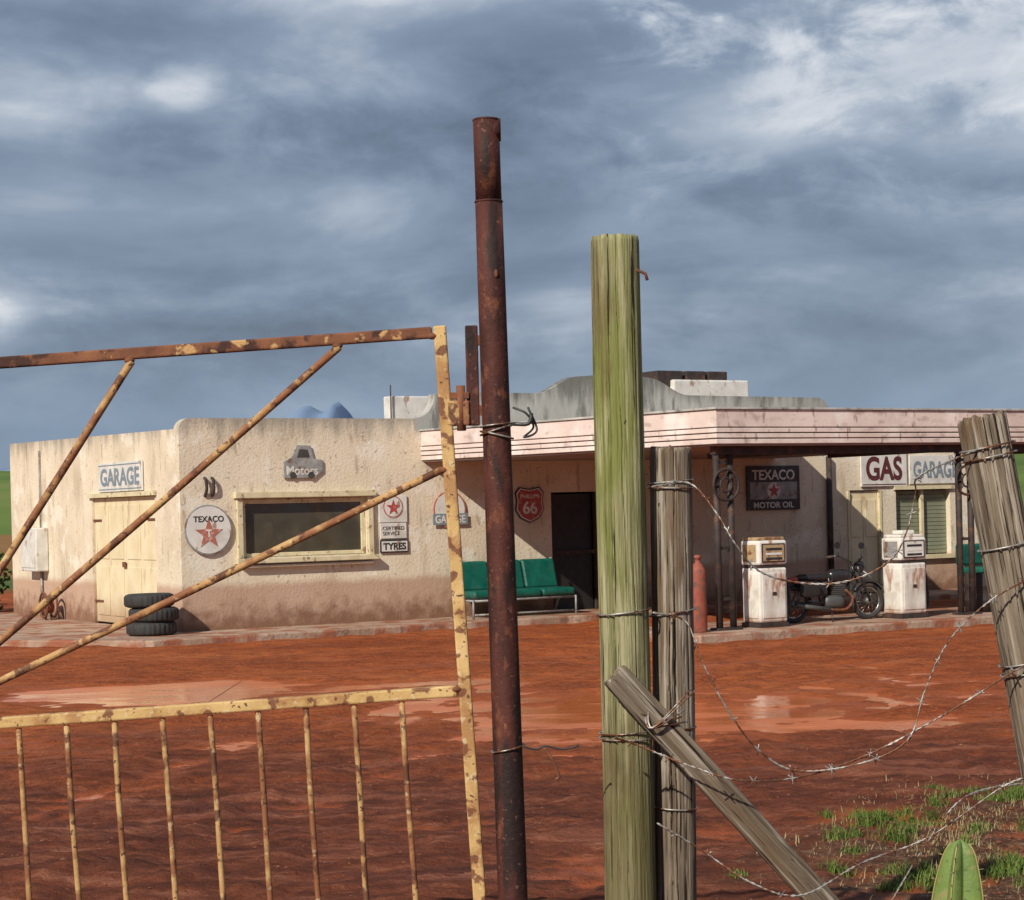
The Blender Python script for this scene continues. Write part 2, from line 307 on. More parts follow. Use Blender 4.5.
# ------------------------------------------------------------------ building
B=root('petrol_station_building')
wall('front_wall','x',0,0,16,0,2.95,[(.93,2.92,1.13,1.97),(6.15,7.05,.12,1.98),(12.15,12.92,.12,1.91),(13.26,14.53,.75,1.9)],.2,'plaster',B)
pl=[(0,2.95)]+[(.18-.18*math.cos(a),2.95+.18*math.sin(a)) for a in [i*math.pi/16 for i in range(1,9)]]+[(3.75,3.13)]
pl+=[(3.75+.37*math.sin(a),3.5-.37*math.cos(a)) for a in [i*math.pi/16 for i in range(1,9)]]
pl+=[(4.3,3.53),(5.95,3.53)]
def ss(t): return t*t*(3-2*t)
pl+=[(5.95+.75*i/10,3.53+.27*ss(i/10)) for i in range(1,11)]+[(7.2,3.835),(7.6,3.84),(8.05,3.80)]
pl+=[(8.05+.8*i/10,3.80-.28*ss(i/10)) for i in range(1,11)]+[(11.55,3.5)]
pl+=[(11.55+.25*math.sin(a),3.25+.25*math.cos(a)) for a in [i*math.pi/16 for i in range(1,9)]]+[(11.8,3.0),(16,3.0),(16,2.95)]
left=[p for p in pl if p[0]<=3.76]; left=left+[(3.76,2.95)]
vprism('parapet_left',left,0,.2,'plaster',B)
mid=[(3.76,2.95),(3.76,3.13)]+[p for p in pl if 3.76<p[0]<=11.801 and p[1]>=3.0]+[(11.8,2.95)]
vprism('parapet_centre',mid,0,.2,'parapet',B)
vprism('parapet_right',[(11.8,2.95),(11.8,3.0),(16,3.0),(16,2.95)],0.001,.2,'plaster',B)
W2=wall('side_wall','y',0,.2,7.9,0,2.86,[(.98,3.70,.12,2.06)],.2,'plaster',B)
for v in W2.data.vertices:
    if v.co.z>2.8: v.co.z=2.98+.10*(v.co.y/7.9)
box('back_wall',.2,16,7.7,7.9,0,2.95,'plaster',B); box('end_wall',15.8,16,.2,7.7,0,2.95,'plaster',B)
box('roof',.2,15.8,.2,7.7,2.68,2.78,'concrete',B)
box('centre_side_left',3.9,4.1,.2,7.6,2.78,2.95,'parapet',B); box('centre_side_right',11.58,11.78,.2,7.6,2.78,3.2,'parapet',B)
box('roof_tank',4.93,5.75,3,3.25,2.78,3.66,'white',B,.02); tube('aerial',[(4.92,2.96,2.8),(4.92,2.96,3.84)],.012,'dsteel',B)
box('roof_block',10.0,11.65,2,3.4,2.78,3.93,'white',B,.03); box('roof_block_step',9.6,9.99,2.1,3.2,2.78,3.80,'white',B,.02)
for i,(a,w) in enumerate([(9.72,.55),(10.35,.42),(10.83,.42)]): box('vent_unit_%d'%i,a,a+w,2.1,2.8,3.81 if a<10 else 3.932,4.09,'dsteel',B,.02)
box('window_head',.80,3.05,-.10,-.003,1.98,2.07,'frame',B,.008)
box('window_sill',.80,3.05,-.13,-.003,1.045,1.115,'frame',B,.008)
box('jamb_left',.84,.925,-.06,-.003,1.118,1.978,'frame',B,.006); box('jamb_right',2.925,3.01,-.06,-.003,1.118,1.978,'frame',B,.006)
box('inner_frame_left',.932,1.0,.03,.10,1.135,1.965,'frame',B,.006); box('inner_frame_right',2.85,2.918,.03,.10,1.135,1.965,'frame',B,.006)
box('inner_frame_top',1.002,2.848,.03,.10,1.90,1.965,'frame',B,.006); box('inner_frame_bottom',1.002,2.848,.03,.10,1.135,1.19,'frame',B,.006)
box('window_pane',.95,2.9,.065,.075,1.15,1.95,'glass',B)
box('sill_ledge',.95,3.0,-.09,-.003,.985,1.02,'plaster',B,.01)
box('entrance_frame_l',6.152,6.21,.04,.11,.12,1.975,'dsteel',B); box('entrance_frame_r',6.99,7.048,.04,.11,.12,1.975,'dsteel',B)
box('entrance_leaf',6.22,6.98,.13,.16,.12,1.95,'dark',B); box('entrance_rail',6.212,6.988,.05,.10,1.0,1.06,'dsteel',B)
box('yellow_door_frame_l',12.152,12.2,-.02,.10,.12,1.905,'frame',B); box('yellow_door_frame_r',12.87,12.918,-.02,.10,.12,1.905,'frame',B)
box('yellow_door_leaf_a',12.21,12.53,.04,.08,.14,1.89,'door',B,.005); box('yellow_door_leaf_b',12.54,12.86,.04,.08,.14,1.89,'door',B,.005)
for a in (12.25,12.58):
    for z in (.3,1.1): box('panel',a,a+.24,.028,.039,z,z+.65,'door',B,.005)
box('right_window_head',13.2,14.6,-.05,-.003,1.905,1.97,'frame',B); box('right_window_sill',13.2,14.6,-.08,-.003,.68,.745,'frame',B)
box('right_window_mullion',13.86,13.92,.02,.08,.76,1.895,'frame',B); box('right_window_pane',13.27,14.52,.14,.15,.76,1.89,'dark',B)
for i in range(16): beam('blind_%d'%i,(13.27,.11,.80+i*.07),(14.52,.11,.80+i*.07),.006,.062,'blind',B,0)
box('garage_door_head',-.05,-.003,.90,3.78,2.063,2.13,'frame',B); box('garage_leaf_near',.04,.09,.99,2.335,.14,2.055,'door',B,.006); box('garage_leaf_far',.04,.09,2.345,3.69,.14,2.055,'door',B,.006)
for a in (1.05,1.70,2.42,3.06):
    for z,hh in ((.25,.75),(1.12,.82)): box('garage_panel',.028,.039,a,a+.55,z,z+hh,'door',B,.004)
for z in (.45,1.7):
    for a,b2 in ((.99,1.35),(3.33,3.69)): box('strap_hinge',.01,.021,a,b2,z,z+.03,'rust',B)
box('door_bolt',-.0,.021,2.28,2.40,1.0,1.08,'rust',B)
tube('downpipe',[(11.72,-.06,2.5),(11.72,-.06,.12)],.05,'dsteel',B,12)
tube('conduit',[(-.03,6.2,1.6),(-.03,6.2,2.9)],.014,'greyp',B); tube('conduit_low',[(-.03,6.2,.15),(-.03,6.2,.95)],.025,'greyp',B)
def cpoly(o): return [(3.86-o,-.004),(4.79-o,-6.14-o),(17+o,-6.14-o),(17+o,-3),(10.6,-3),(10.6,-.004)]  # rear edge cut back on the right, shaped to let sun onto the wing
prism('canopy_core',cpoly(-.035),2.475,2.90,'pinkd',B)
prism('canopy_band_top',cpoly(.0),2.715,2.935,'pink',B,.008)
for i,(a,b2,o) in enumerate([(2.645,2.70,.012),(2.575,2.63,.006),(2.50,2.56,.0)]): prism('canopy_stripe_%d'%i,cpoly(o),a,b2,'pink',B,.006)
prism('canopy_coping',cpoly(.025),2.937,2.965,'parapet',B,.004)
box('canopy_beam',4.9,16.9,-5.95,-5.85,2.37,2.473,'dsteel',B)
for s in (7.,9.25,12.,14.5): box('canopy_joist_%d'%s,s-.04,s+.04,-5.84,-3.02,2.39,2.473,'dsteel',B)
for n,s in enumerate((4.95,9.12,13.3)):
    for d in (0,.22): tube('canopy_post_%d'%n,[(s+d,-5.9,.12),(s+d,-5.9,2.37)],.045,'dsteel',B,12)
    for z in (.5,1.15,2.25): box('post_tie',s+.046,s+.174,-5.92,-5.88,z,z+.04,'dsteel',B)
    ring('post_ornament_outer',(s+.11,-5.96,1.98),.20,.018,'dsteel',B); ring('post_ornament_inner',(s+.11,-5.96,1.98),.09,.014,'dsteel',B)
    for k in range(8):
        a=k*math.pi/4; beam('ornament_spoke',(s+.11+.09*math.cos(a),-5.96,1.98+.09*math.sin(a)),(s+.11+.2*math.cos(a),-5.96,1.98+.2*math.sin(a)),.014,.014,'dsteel',B,0)
    box('post_foot',s-.08,s+.30,-6.0,-5.8,.121,.15,'dsteel',B)
def slab(name,poly,parent,seed):
    pts=[]
    n=len(poly)
    for i in range(n):
        a=Vector(poly[i]); b=Vector(poly[(i+1)%n]); m=max(1,int((b-a).length/.22)); nn=Vector(((b-a).y,-(b-a).x)).normalized()
        for k in range(m):
            p=a+(b-a)*k/m; pts.append(p+nn*.045*noise.noise(Vector((p.x*1.7,p.y*1.7,seed)))-nn*.03*max(0,noise.noise(Vector((p.x*6,p.y*6,seed)))))
    return prism(name,[tuple(p) for p in pts],-.2,.12,'concrete',parent,.02)
A=root('concrete_apron'); slab('apron_slab',[(.1,.1),(.1,8.6),(-2.3,8.6),(-2.5,.5),(-1.0,-1.45),(5,-1.35),(16.5,-1.35),(16.5,.1)],A,1.)
I=root('pump_island'); slab('island_kerb',[(4.2,-6.5),(17.4,-6.5),(17.4,-4.4),(4.2,-4.4)],I,2.)
# ------------------------------------------------------------------ signs
g=root('garage_sign',-.012,2.34,2.365)
box('board',-.02,0,-.95,.95,-.22,.22,'white',g,.004); box('border',-.024,-.0205,-.92,.92,-.19,-.175,'bluegrey',g); box('border_t',-.024,-.0205,-.92,.92,.175,.19,'bluegrey',g)
text('GARAGE',0,0,1.68,.27,-.022,'bluegrey',g,'side',.03)
g=root('round_star_sign',.40,-.015,1.545)
disc('rim',0,0,.355,-.03,0,'greyp',g); disc('face',0,0,.335,-.036,-.0305,'white',g); star('star',0,-.06,.22,-.042,-.0365,'fred',g); text('TEXACO',0,.155,.46,.085,-.038,'black',g)
text('T',0,-.05,.09,.11,-.043,'white',g)
g=root('wall_bracket',.42,0,2.1)
for d in (-.05,.06): tube('hook',[(d,-.01,.18),(d,-.06,.15),(d+.01,-.06,.02),(d,-.01,-.08)],.022,'dsteel',g,8,5)
g=root('car_shaped_sign',1.9,-.012,2.5)
vprism('panel',[(-.31,-.24),(.18,-.24),(.31,-.14),(.31,.02),(.17,.04),(.12,.23),(-.1,.24),(-.16,.1),(-.20,.05),(-.31,.0)],-.025,0,'greyp',g,.004)
text('Motors',-.02,-.13,.5,.13,-.027,'white',g); vprism('windscreen',[(-.10,.06),(.10,.06),(.07,.17),(-.06,.18)],-.030,-.0255,'slat',g)
disc('wheel',-.17,-.20,.05,-.032,-.0255,'slat',g); disc('wheel',.12,-.20,.05,-.032,-.0255,'slat',g)
g=root('small_star_sign',3.35,-.012,1.78)
box('board',-.235,.235,-.02,0,-.2,.2,'white',g,.004); disc('round',0,.03,.165,-.026,-.0205,'fred',g); disc('round_in',0,.03,.145,-.030,-.0262,'white',g); star('star',0,.02,.12,-.035,-.0302,'red',g)
g=root('service_sign',3.35,-.012,1.455)
box('board',-.22,.22,-.02,0,-.115,.115,'white',g,.004); text('CERTIFIED\nSERVICE',0,0,.36,.13,-.022,'black',g,bold=.0)
g=root('tyres_sign',3.36,-.012,1.225)
box('board',-.235,.235,-.02,0,-.095,.095,'black',g,.004); box('face',-.215,.215,-.024,-.0205,-.075,.075,'white',g); text('TYRES',0,0,.38,.105,-.026,'black',g,bold=.03)
g=root('round_garage_sign',4.32,-.012,1.72)
disc('rim',0,.03,.28,-.02,0,'fred',g); disc('face',0,.03,.255,-.026,-.0205,'white',g); box('bar',-.30,.30,-.034,-.0265,-.20,-.03,'bluegrey',g); text('GARAGE',0,-.115,.52,.12,-.036,'white',g); star('star',0,.13,.1,-.032,-.0265,'fred',g)
g=root('shield_sign',5.74,-.012,1.80)
def shield(k): return [(k*x,k*z) for x,z in [(-.24,.17),(-.17,.25),(0,.22),(.17,.25),(.24,.17),(.22,.05),(.24,-.08),(.16,-.2),(0,-.27),(-.16,-.2),(-.24,-.08),(-.22,.05)]]
vprism('shield_rim',shield(1.08),-.02,0,'black',g); vprism('shield_line',shield(1.0),-.024,-.0205,'white',g); vprism('shield_face',shield(.93),-.029,-.0245,'red',g)
text('66',0,-.05,.26,.20,-.031,'white',g,bold=.02); text('PHILLIPS',0,.125,.34,.06,-.031,'white',g)
g=root('star_billboard',10.53,-.012,1.98)
box('board',-.56,.56,-.03,0,-.37,.37,'black',g,.005); text('TEXACO',0,.22,.9,.17,-.032,'white',g,bold=.02); box('band',-.5,.5,-.034,-.0305,-.19,.10,'greyp',g); disc('disc',0,-.045,.14,-.037,-.0345,'white',g); star('star',0,-.05,.13,-.043,-.0375,'red',g)
text('MOTOR OIL',0,-.285,.85,.10,-.032,'white',g)
g=root('gas_sign',12.97,-.012,2.28)
box('board',-.52,.52,-.03,0,-.31,.31,'white',g,.004); text('GAS',0,0,.82,.42,-.032,'maroon',g,bold=.03)
for z in (-.285,.27): box('trim',-.49,.49,-.034,-.0305,z,z+.015,'maroon',g)
g=root('garage_sign',14.16,-.012,2.25)
box('board',-.60,.60,-.03,0,-.25,.25,'white',g,.004); text('GARAGE',0,0,1.04,.30,-.032,'bluegrey',g,bold=.03)
# ------------------------------------------------------------------ yard objects
g=root('meter_box',0,6.3,1.25); box('box',-.22,-.003,-.42,.42,-.36,.36,'white',g,.02); box('door',-.232,-.2205,-.36,.36,-.30,.30,'white',g,.01)
g=root('hose_reel',-.25,5.2,.12)
for d in (-.08,.08): ring('rim_%s'%d,(d,0,.24),.20,.02,'rust',g,'x')
for k in range(6):
    a=k*math.pi/3; beam('spoke',(-.08,0,.24),(-.08,.2*math.cos(a),.24+.2*math.sin(a)),.015,.015,'rust',g,0)
for k in range(5): ring('hose_coil',(-.05+.025*k,0,.24),.12,.014,'gasred',g,'x')
beam('stand_a',(0,-.15,0),(0,0,.24),.02,.02,'dsteel',g); beam('stand_b',(0,.15,0),(0,0,.24),.02,.02,'dsteel',g)
def tyre(name,s,q,z,tilt=0):
    e=root(name,s,q,z)
    R=.345; w=.095
    prof=[(.19,-w*.8),(.215,-w*.98),(.28,-w*1.0),(.325,-w*.82),(R,-w*.55),(R,w*.55),(.325,w*.82),(.28,w*1.0),(.215,w*.98),(.19,w*.8),(.20,0),(.19,-w*.8)]
    def tread(r,a,zz): return r-(.012 if r>.33 and int(a/(2*math.pi)*60)%2 else 0)
    o=lathe('carcass',prof,'rubber',e,120,fn=tread); bm=bmesh.new(); bm.from_mesh(o.data)
    bmesh.ops.remove_doubles(bm,verts=bm.verts,dist=1e-5); bm.to_mesh(o.data); bm.free()
    e.matrix_world=e.matrix_world@Matrix.Rotation(tilt,4,'X'); return e
for i,(a,b2,t) in enumerate([(0,0,0),(.03,-.02,.01),(-.02,.015,-.012)]): tyre('tyre',-.56+a,-.25+b2,.215+i*.192,t)
g=root('green_bench',5.10,-.62,.12); X_=.90
for i in range(3):
    a=(-.99+i*.665)*X_
    o=box('seat_cushion_%d'%i,a,a+.655*X_,-.28,.26,.29,.41,'vinyl',g,.05); o.modifiers['b'].segments=4
    o=box('back_cushion_%d'%i,a,a+.655*X_,.0,.11,.0,.44,'vinyl',g,.045); o.modifiers['b'].segments=4
    for v in o.data.vertices: v.co=(v.co.x,v.co.y+.20+v.co.z*.28,v.co.z+.40)
for a in (-1.0*X_,1.0*X_):
    tube('leg_frame',[(a,-.26,0),(a,-.27,.27),(a,.25,.27),(a,.44,.85)],.018,'greyp',g,10)
    tube('back_leg',[(a,.2,.27),(a,.36,0)],.018,'greyp',g,10)
for y in (-.24,.2): tube('rail',[(-.9,y,.265),(.9,y,.265)],.018,'greyp',g)
tube('foot_rail',[(-.9,-.26,.06),(.9,-.26,.06)],.014,'greyp',g)
g=root('gas_cylinder',4.55,-6.0,.12)
lathe('body',[(.10,0),(.105,.02),(.105,.72),(.095,.80),(.06,.86),(.035,.88),(.035,.93),(.045,.935),(.045,.97),(.02,.98)],'gasred',g,28)
tube('valve',[(-.05,0,.95),(.05,0,.95)],.012,'engine',g)
def pump(s,q,hh,var):
    g=root('petrol_pump',s,q,.12)
    box('plinth',-.235,.235,-.20,.20,0,.06,'dsteel',g,.005)
    box('cabinet',-.225,.225,-.19,.19,.062,hh*.66,'pump',g,.025)
    box('door_panel',-.185,.185,-.200,-.1905,.12,hh*.60,'pump',g,.008)
    box('side_panel',-.236,-.2255,-.15,.15,.12,hh*.60,'pump',g,.008)
    box('waist',-.215,.215,-.175,.175,hh*.662,hh*.69,'dsteel',g,.004)
    box('head',-.235,.235,-.195,.195,hh*.692,hh*.965,'pump',g,.03)
    box('dial_bezel',-.19,.19,-.208,-.1955,hh*.72,hh*.93,'dsteel',g,.006)
    box('dial_face',-.17,.17,-.213,-.2085,hh*.735,hh*.915,'tan' if var else 'white',g,.003)
    for k in range(3): box('counter_%d'%k,-.13,.13,-.217,-.2135,hh*(.75+.053*k),hh*(.775+.053*k),'black' if k!=1 else 'white',g)
    box('side_bezel',-.245,-.2355,-.14,.14,hh*.73,hh*.92,'tan' if var else 'greyp',g,.004)
    box('cap',-.21,.21,-.17,.17,hh*.966,hh,'tan' if var else 'pump',g,.012)
    if not var: box('lamp_lid',-.12,.12,-.1,.1,hh*1.001,hh*1.05,'pump',g,.02)
    box('handle',-.03,.03,-.214,-.2005,.42,.46,'dsteel',g,.003)
    tube('hose',[(.235,-.05,hh*.62),(.31,-.07,hh*.55),(.34,-.09,.25),(.30,-.10,.12),(.27,-.11,.25),(.26,-.12,hh*.48),(.255,-.12,hh*.6)],.017,'rubber',g,10,6)
    beam('nozzle',(.255,-.12,hh*.58),(.26,-.12,hh*.70),.03,.045,'engine',g,.006); tube('spout',[(.26,-.12,hh*.70),(.25,-.14,hh*.75),(.24,-.17,hh*.76)],.010,'chrome',g,8,4)
pump(5.78,-5.78,1.17,True); pump(8.18,-5.8,1.14,False)
g=root('motorcycle',7.08,-5.55,.12,math.radians(-6)); WB=.60; WR=.25
for nm,x in (('rear',-WB),('front',WB)):
    ring(nm+'_tyre',(x,0,WR),WR-.03,.034,'rubber',g,n=40,seg=12); ring(nm+'_rim',(x,0,WR),WR-.065,.012,'chrome',g,n=40)
    lathe(nm+'_hub',[(.0,-.05),(.05,-.05),(.05,.05),(.0,.05)],'engine',g,20,'y',(x,0,WR))
    for k in range(18):
        a=2*math.pi*k/18; tube(nm+'_spoke',[(x+.045*math.cos(a+.4),.03*(-1)**k,WR+.045*math.sin(a+.4)),(x+.185*math.cos(a),0,WR+.185*math.sin(a))],.003,'chrome',g,5)
    R=WR+.035; A0,A1=((.15,2.6) if x<0 else (.55,2.6)); n=16; vs=[];fs=[]
    for i in range(n+1):
        a=A0+(A1-A0)*i/n
        for y,dr in ((-.05,-.025),(-.03,0),(.03,0),(.05,-.025)): vs.append((x+(R+dr)*math.cos(a),y,WR+(R+dr)*math.sin(a)))
    for i in range(n):
        for k in range(3): fs.append((i*4+k,i*4+k+1,i*4+k+5,i*4+k+4))
    o=mesh(nm+'_mudguard',vs,fs,'bikeblack',g,True); o.modifiers.new('s','SOLIDIFY').thickness=.004
for y in (-.065,.065):
    tube('fork',[(WB,y,WR),(WB-.16,y,.62),(WB-.20,y,.74)],.018,'bikeblack',g,10)
    tube('shock',[(-WB+.02,y*1.2,WR+.02),(-WB+.13,y*1.2,.53)],.022,'engine',g,10)
    tube('swingarm',[(-WB,y,WR),(-.15,y,.26)],.016,'bikeblack',g,8)
    tube('frame_rail',[(-WB-.02,y,.53),(-.2,y,.52),(.1,y*.6,.56),(WB-.22,y*.3,.64)],.014,'bikeblack',g,8)
    tube('handlebar',[(WB-.21,0,.76),(WB-.22,y*2,.80),(WB-.27,y*4.4,.86),(WB-.36,y*5.6,.85)],.013,'bikeblack',g,8,4)
    tube('grip',[(WB-.31,y*5.0,.858),(WB-.40,y*6.0,.845)],.02,'rubber',g,8)
    tube('mirror_stem',[(WB-.27,y*4,.86),(WB-.28,y*4.4,.98)],.006,'bikeblack',g,6); disc('mirror',WB-.28,1.01,.045,y*4.4-.006,y*4.4+.006,'bikeblack',g)
tube('downtube',[(WB-.22,0,.64),(.22,0,.35),(.1,0,.18),(-.15,0,.18)],.018,'bikeblack',g,10)
tube('seat_tube',[(-.15,0,.18),(-.22,0,.5)],.016,'bikeblack',g,8)
def blob(name,c,r,mat,parent,p=2.0):
    bm=bmesh.new(); bmesh.ops.create_uvsphere(bm,u_segments=24,v_segments=14,radius=1)
    for v in bm.verts:
        v.co=Vector([math.copysign(abs(t)**(2/p),t) for t in v.co]); v.co=Vector((v.co.x*r[0]+c[0],v.co.y*r[1]+c[1],v.co.z*r[2]+c[2]))
    me=bpy.data.meshes.new(name); bm.to_mesh(me); bm.free(); return obj(name,me,mat,parent,True)
blob('fuel_tank',(.14,0,.61),(.20,.105,.095),'bikeblack',g,2.6); blob('seat',(-.27,0,.60),(.27,.10,.05),'bikeblack',g,3)
blob('tail',(-.58,0,.58),(.07,.05,.035),'red',g,2.5)
blob('crankcase',(.03,0,.26),(.17,.09,.09),'engine',g,3)
for k in range(6): box('cylinder_fin_%d'%k,.05,.20,-.07,.07,.34+.026*k,.352+.026*k,'engine',g)
box('cylinder',.07,.18,-.05,.05,.33,.50,'engine',g); box('side_cover',-.30,-.10,-.085,.085,.36,.50,'bikeblack',g,.02)
tube('exhaust',[(.2,-.06,.42),(.30,-.09,.30),(.18,-.11,.16),(-.1,-.12,.16)],.018,'rust',g,10,5); tube('silencer',[(-.1,-.12,.165),(-.62,-.13,.24)],.030,'engine',g,14)
lathe('headlight',[(.0,0),(.05,.01),(.08,.05),(.085,.10),(.06,.12),(0,.125)],'bikeblack',g,20).matrix_local=Matrix.Translation((WB-.19,0,.70))@Matrix.Rotation(math.radians(80),4,'Y')
box('number_plate',-WB-.24,-WB-.235,-.07,.07,.42,.52,'white',g); tube('kickstand',[(-.05,-.08,.2),(-.12,-.22,.0)],.01,'bikeblack',g)
blob('saddle_bag',(-.42,-.14,.44),(.15,.05,.10),'dark',g,4)
g=root('oil_drum',9.75,-5.6,.12); lathe('drum',[(.0,0),(.2,0),(.2,.16),(.208,.17),(.2,.18),(.2,.36),(.208,.37),(.2,.38),(.2,.55),(.19,.55),(.19,.54),(0,.54)],'dsteel',g,28)
g=root('green_bench',14.9,-.62,.12)
box('seat',-.5,.5,-.26,.25,.28,.40,'vinyl',g,.04); box('back',-.5,.5,.3,.4,.42,.80,'vinyl',g,.04)
for a in (-.45,.45): tube('leg',[(a,-.2,0),(a,-.2,.28),(a,.34,.28),(a,.38,.8)],.02,'dsteel',g); tube('back_leg',[(a,.25,.28),(a,.34,0)],.02,'dsteel',g)
# ------------------------------------------------------------------ foreground: gate
G=wroot('gate',(-.203,6.0,2.283)); G.rotation_euler=(0,math.radians(-2.6),0); K=.003
def gb(n,a,b,w,d,mat): return beam(n,(a[0]*K,0,a[1]*K),(b[0]*K,0,b[1]*K),w,d,mat,G,.005)
gb('top_rail',(-8,0),(-575,0),.034,.034,'gate_top'); gb('hinge_stile',(0,6),(0,-640),.038,.038,'gate'); gb('lock_stile',(-582,6),(-582,-640),.036,.036,'gate')
gb('mid_rail',(-7,-359),(-575,-359),.036,.034,'gate'); gb('bottom_rail',(-7,-628),(-575,-628),.034,.034,'gate')
for i in range(11):
    a=-64-48*i; tube('bar_%d'%i,[(a*K,0,-366*K),((a+random.uniform(-1.2,1.2))*K,random.uniform(-.004,.004),-450*K),((a+random.uniform(-1.2,1.2))*K,random.uniform(-.004,.004),-540*K),(a*K,0,-622*K)],.0088,'gate_rust',G,10,4)
for n,(a,b) in enumerate([((-101,-8),(-562,-354)),((-8,-137.7),(-562,-356)),((-309,-8),(-562,-350))]):
    m_=((a[0]+b[0])/2*K,-.012,((a[1]+b[1])/2-1.5)*K)
    tube('brace_%d'%n,[(a[0]*K,-.012,a[1]*K),m_,(b[0]*K,-.012,b[1]*K)],.0118,'gate_rust',G,12,8)
for (x,z) in [(-8,-4),(-8,-357),(-103,-7),(-311,-7),(-7,-138)]: blob('weld',(x*K,-.012,z*K),(.016,.012,.010),'rust',G)
P=wroot('steel_post',(-.02,6.0,0))
def leanpt(z): return (-.0-.030*z/2.92,0,z)
tube('lower_pipe',[leanpt(z) for z in (-.1,.6,1.2,1.8,2.4,2.67)],.046,'post_rust',P,28,r2=.041)
tube('upper_pipe',[leanpt(z) for z in (2.668,2.8,2.915)],.0395,'post_rust',P,28); ring('weld_ring',leanpt(2.67),.0395,.004,'post_rust',P,'z')
ring('rim_lip',leanpt(2.915),.037,.004,'post_rust',P,'z'); tube('cap_tube',[(-.03,-.0,2.885),(.014,-.0,2.885)],.034,'post_rust',P,20)
for z in (1.1,2.45): blob('scar',(-.01+.01*math.sin(z*9),-.042,z),(.006,.003,.012),'rust',P)
box('hinge_plate',-.108,-.07,-.012,.012,2.0,2.30,'post_rust',P,.004); box('plate_weld',-.072,-.05,-.01,.01,2.03,2.06,'rust',P); box('plate_weld_low',-.072,-.05,-.01,.01,2.24,2.27,'rust',P)
tube('hinge_pin',[(-.125,-.01,1.985),(-.125,-.01,2.12)],.014,'rust',P,12); box('hinge_lug',-.165,-.10,-.022,.004,2.0,2.075,'gate_rust',P,.006); beam('hinge_strap_b',(-.16,-.01,2.09),(-.10,-.01,2.09),.02,.02,'rust',P)
for z,t in ((1.985,.3),(1.97,-.25),(2.0,.1)): ring('wire_wrap',(leanpt(z)[0],0,z),.049,.003,'wire',P,'z',tilt=t,seg=6)
tube('cable_loop',[(.03,-.03,2.05),(.07,-.04,2.03),(.09,-.03,1.99),(.06,-.05,1.96),(.10,-.03,1.98),(.075,-.02,2.05)],.0035,'cable',P,6,6)
tube('cable_end',[(.03,-.04,2.0),(.075,-.05,2.0),(.085,-.04,2.03)],.006,'cable',P,6,4)
ring('wire_wrap_low',(-.01,0,1.03),.050,.003,'wire',P,'z',tilt=.2,seg=6)
def rough_post(name,p0,p1,r0,r1,mat,cracks=5,seed=0,seg=180,rings=160,topcut=.0,flat=None,jag=0):
    p0,p1=Vector(p0),Vector(p1); L=(p1-p0).length; e=wroot(name,p0); e.rotation_mode='QUATERNION'; e.rotation_quaternion=(p1-p0).to_track_quat('Z','Y')
    rnd=random.Random(seed); cr=[(rnd.uniform(0,2*math.pi),rnd.uniform(.1,.95)*L,rnd.uniform(.12,.5)*L,rnd.uniform(.006,.018),rnd.uniform(-.15,.15),rnd.uniform(.025,.06)) for _ in range(cracks)]
    vs=[];fs=[]
    for i in range(rings+1):
        z=L*i/rings; r=r0+(r1-r0)*i/rings
        for k in range(seg):
            a=2*math.pi*k/seg; c,s=math.cos(a),math.sin(a)
            if flat:
                ex=5; q_=(abs(c/flat[0])**ex+abs(s/flat[1])**ex)**(-1/ex); base=q_*r
            else: base=r
            rr=base*(1+.05*noise.noise(Vector((c*1.3+seed,s*1.3,z*1.2)))+.02*noise.noise(Vector((c*9+seed,s*9,z*1.2)))+.014*noise.noise(Vector((c*26+seed,s*26,z*2))))
            for (ca,cz,cl,cd,tw,wd) in cr:
                t=1-abs(z-cz)/cl
                if t>0:
                    da=(a-ca-tw*(z-cz)+.06*noise.noise(Vector((z*7,ca,seed)))+math.pi)%(2*math.pi)-math.pi
                    if abs(da)<wd: rr-=cd*(1-abs(da)/wd)*min(1,t*3)
            if i==rings: rr-=.003
            zz=z+(topcut*c+(.004+jag)*noise.noise(Vector((c*4,s*4,seed))) if i>=rings-1 else 0)
            vs.append((c*rr,s*rr,zz))
    for i in range(rings):
        for k in range(seg): fs.append((i*seg+k,i*seg+(k+1)%seg,(i+1)*seg+(k+1)%seg,(i+1)*seg+k))
    ct=len(vs); vs.append((0,0,L+.002)); cb=len(vs); vs.append((0,0,0))
    for k in range(seg): fs.append((rings*seg+k,rings*seg+(k+1)%seg,ct)); fs.append(((k+1)%seg,k,cb))
    mesh('shaft',vs,fs,mat,e,True); return e
w1=rough_post('wooden_fence_post',(.338,6.2,-.1),(.338,6.2,2.582),.080,.075,'wood1',26,1)
tube('nail',[(-.06,.04,2.575),(-.09,.05,2.56),(-.095,.05,2.54)],.005,'rust',w1,6)
w2=rough_post('wooden_fence_post',(.475,6.28,-.1),(.503,6.28,1.926),.068,.065,'wood2',24,2,jag=.01)
w3=rough_post('wooden_fence_post',(1.76,6.05,-.1),(1.428,6.05,1.985),.080,.074,'wood2',26,5,topcut=.012,jag=.012)
w4=rough_post('brace_post',(1.40,6.2,-.03),(.300,6.04,1.235),.043,.043,'wood2',16,9,topcut=.015,flat=(.62,1.0),jag=.02)
Wf=wroot('barbed_wire_fence',(0,0,0))
def fpt(a,b,y=5.97): return Vector((a+.0244*b,y,1.75+b-.0244*a))
rw=random.Random(3)
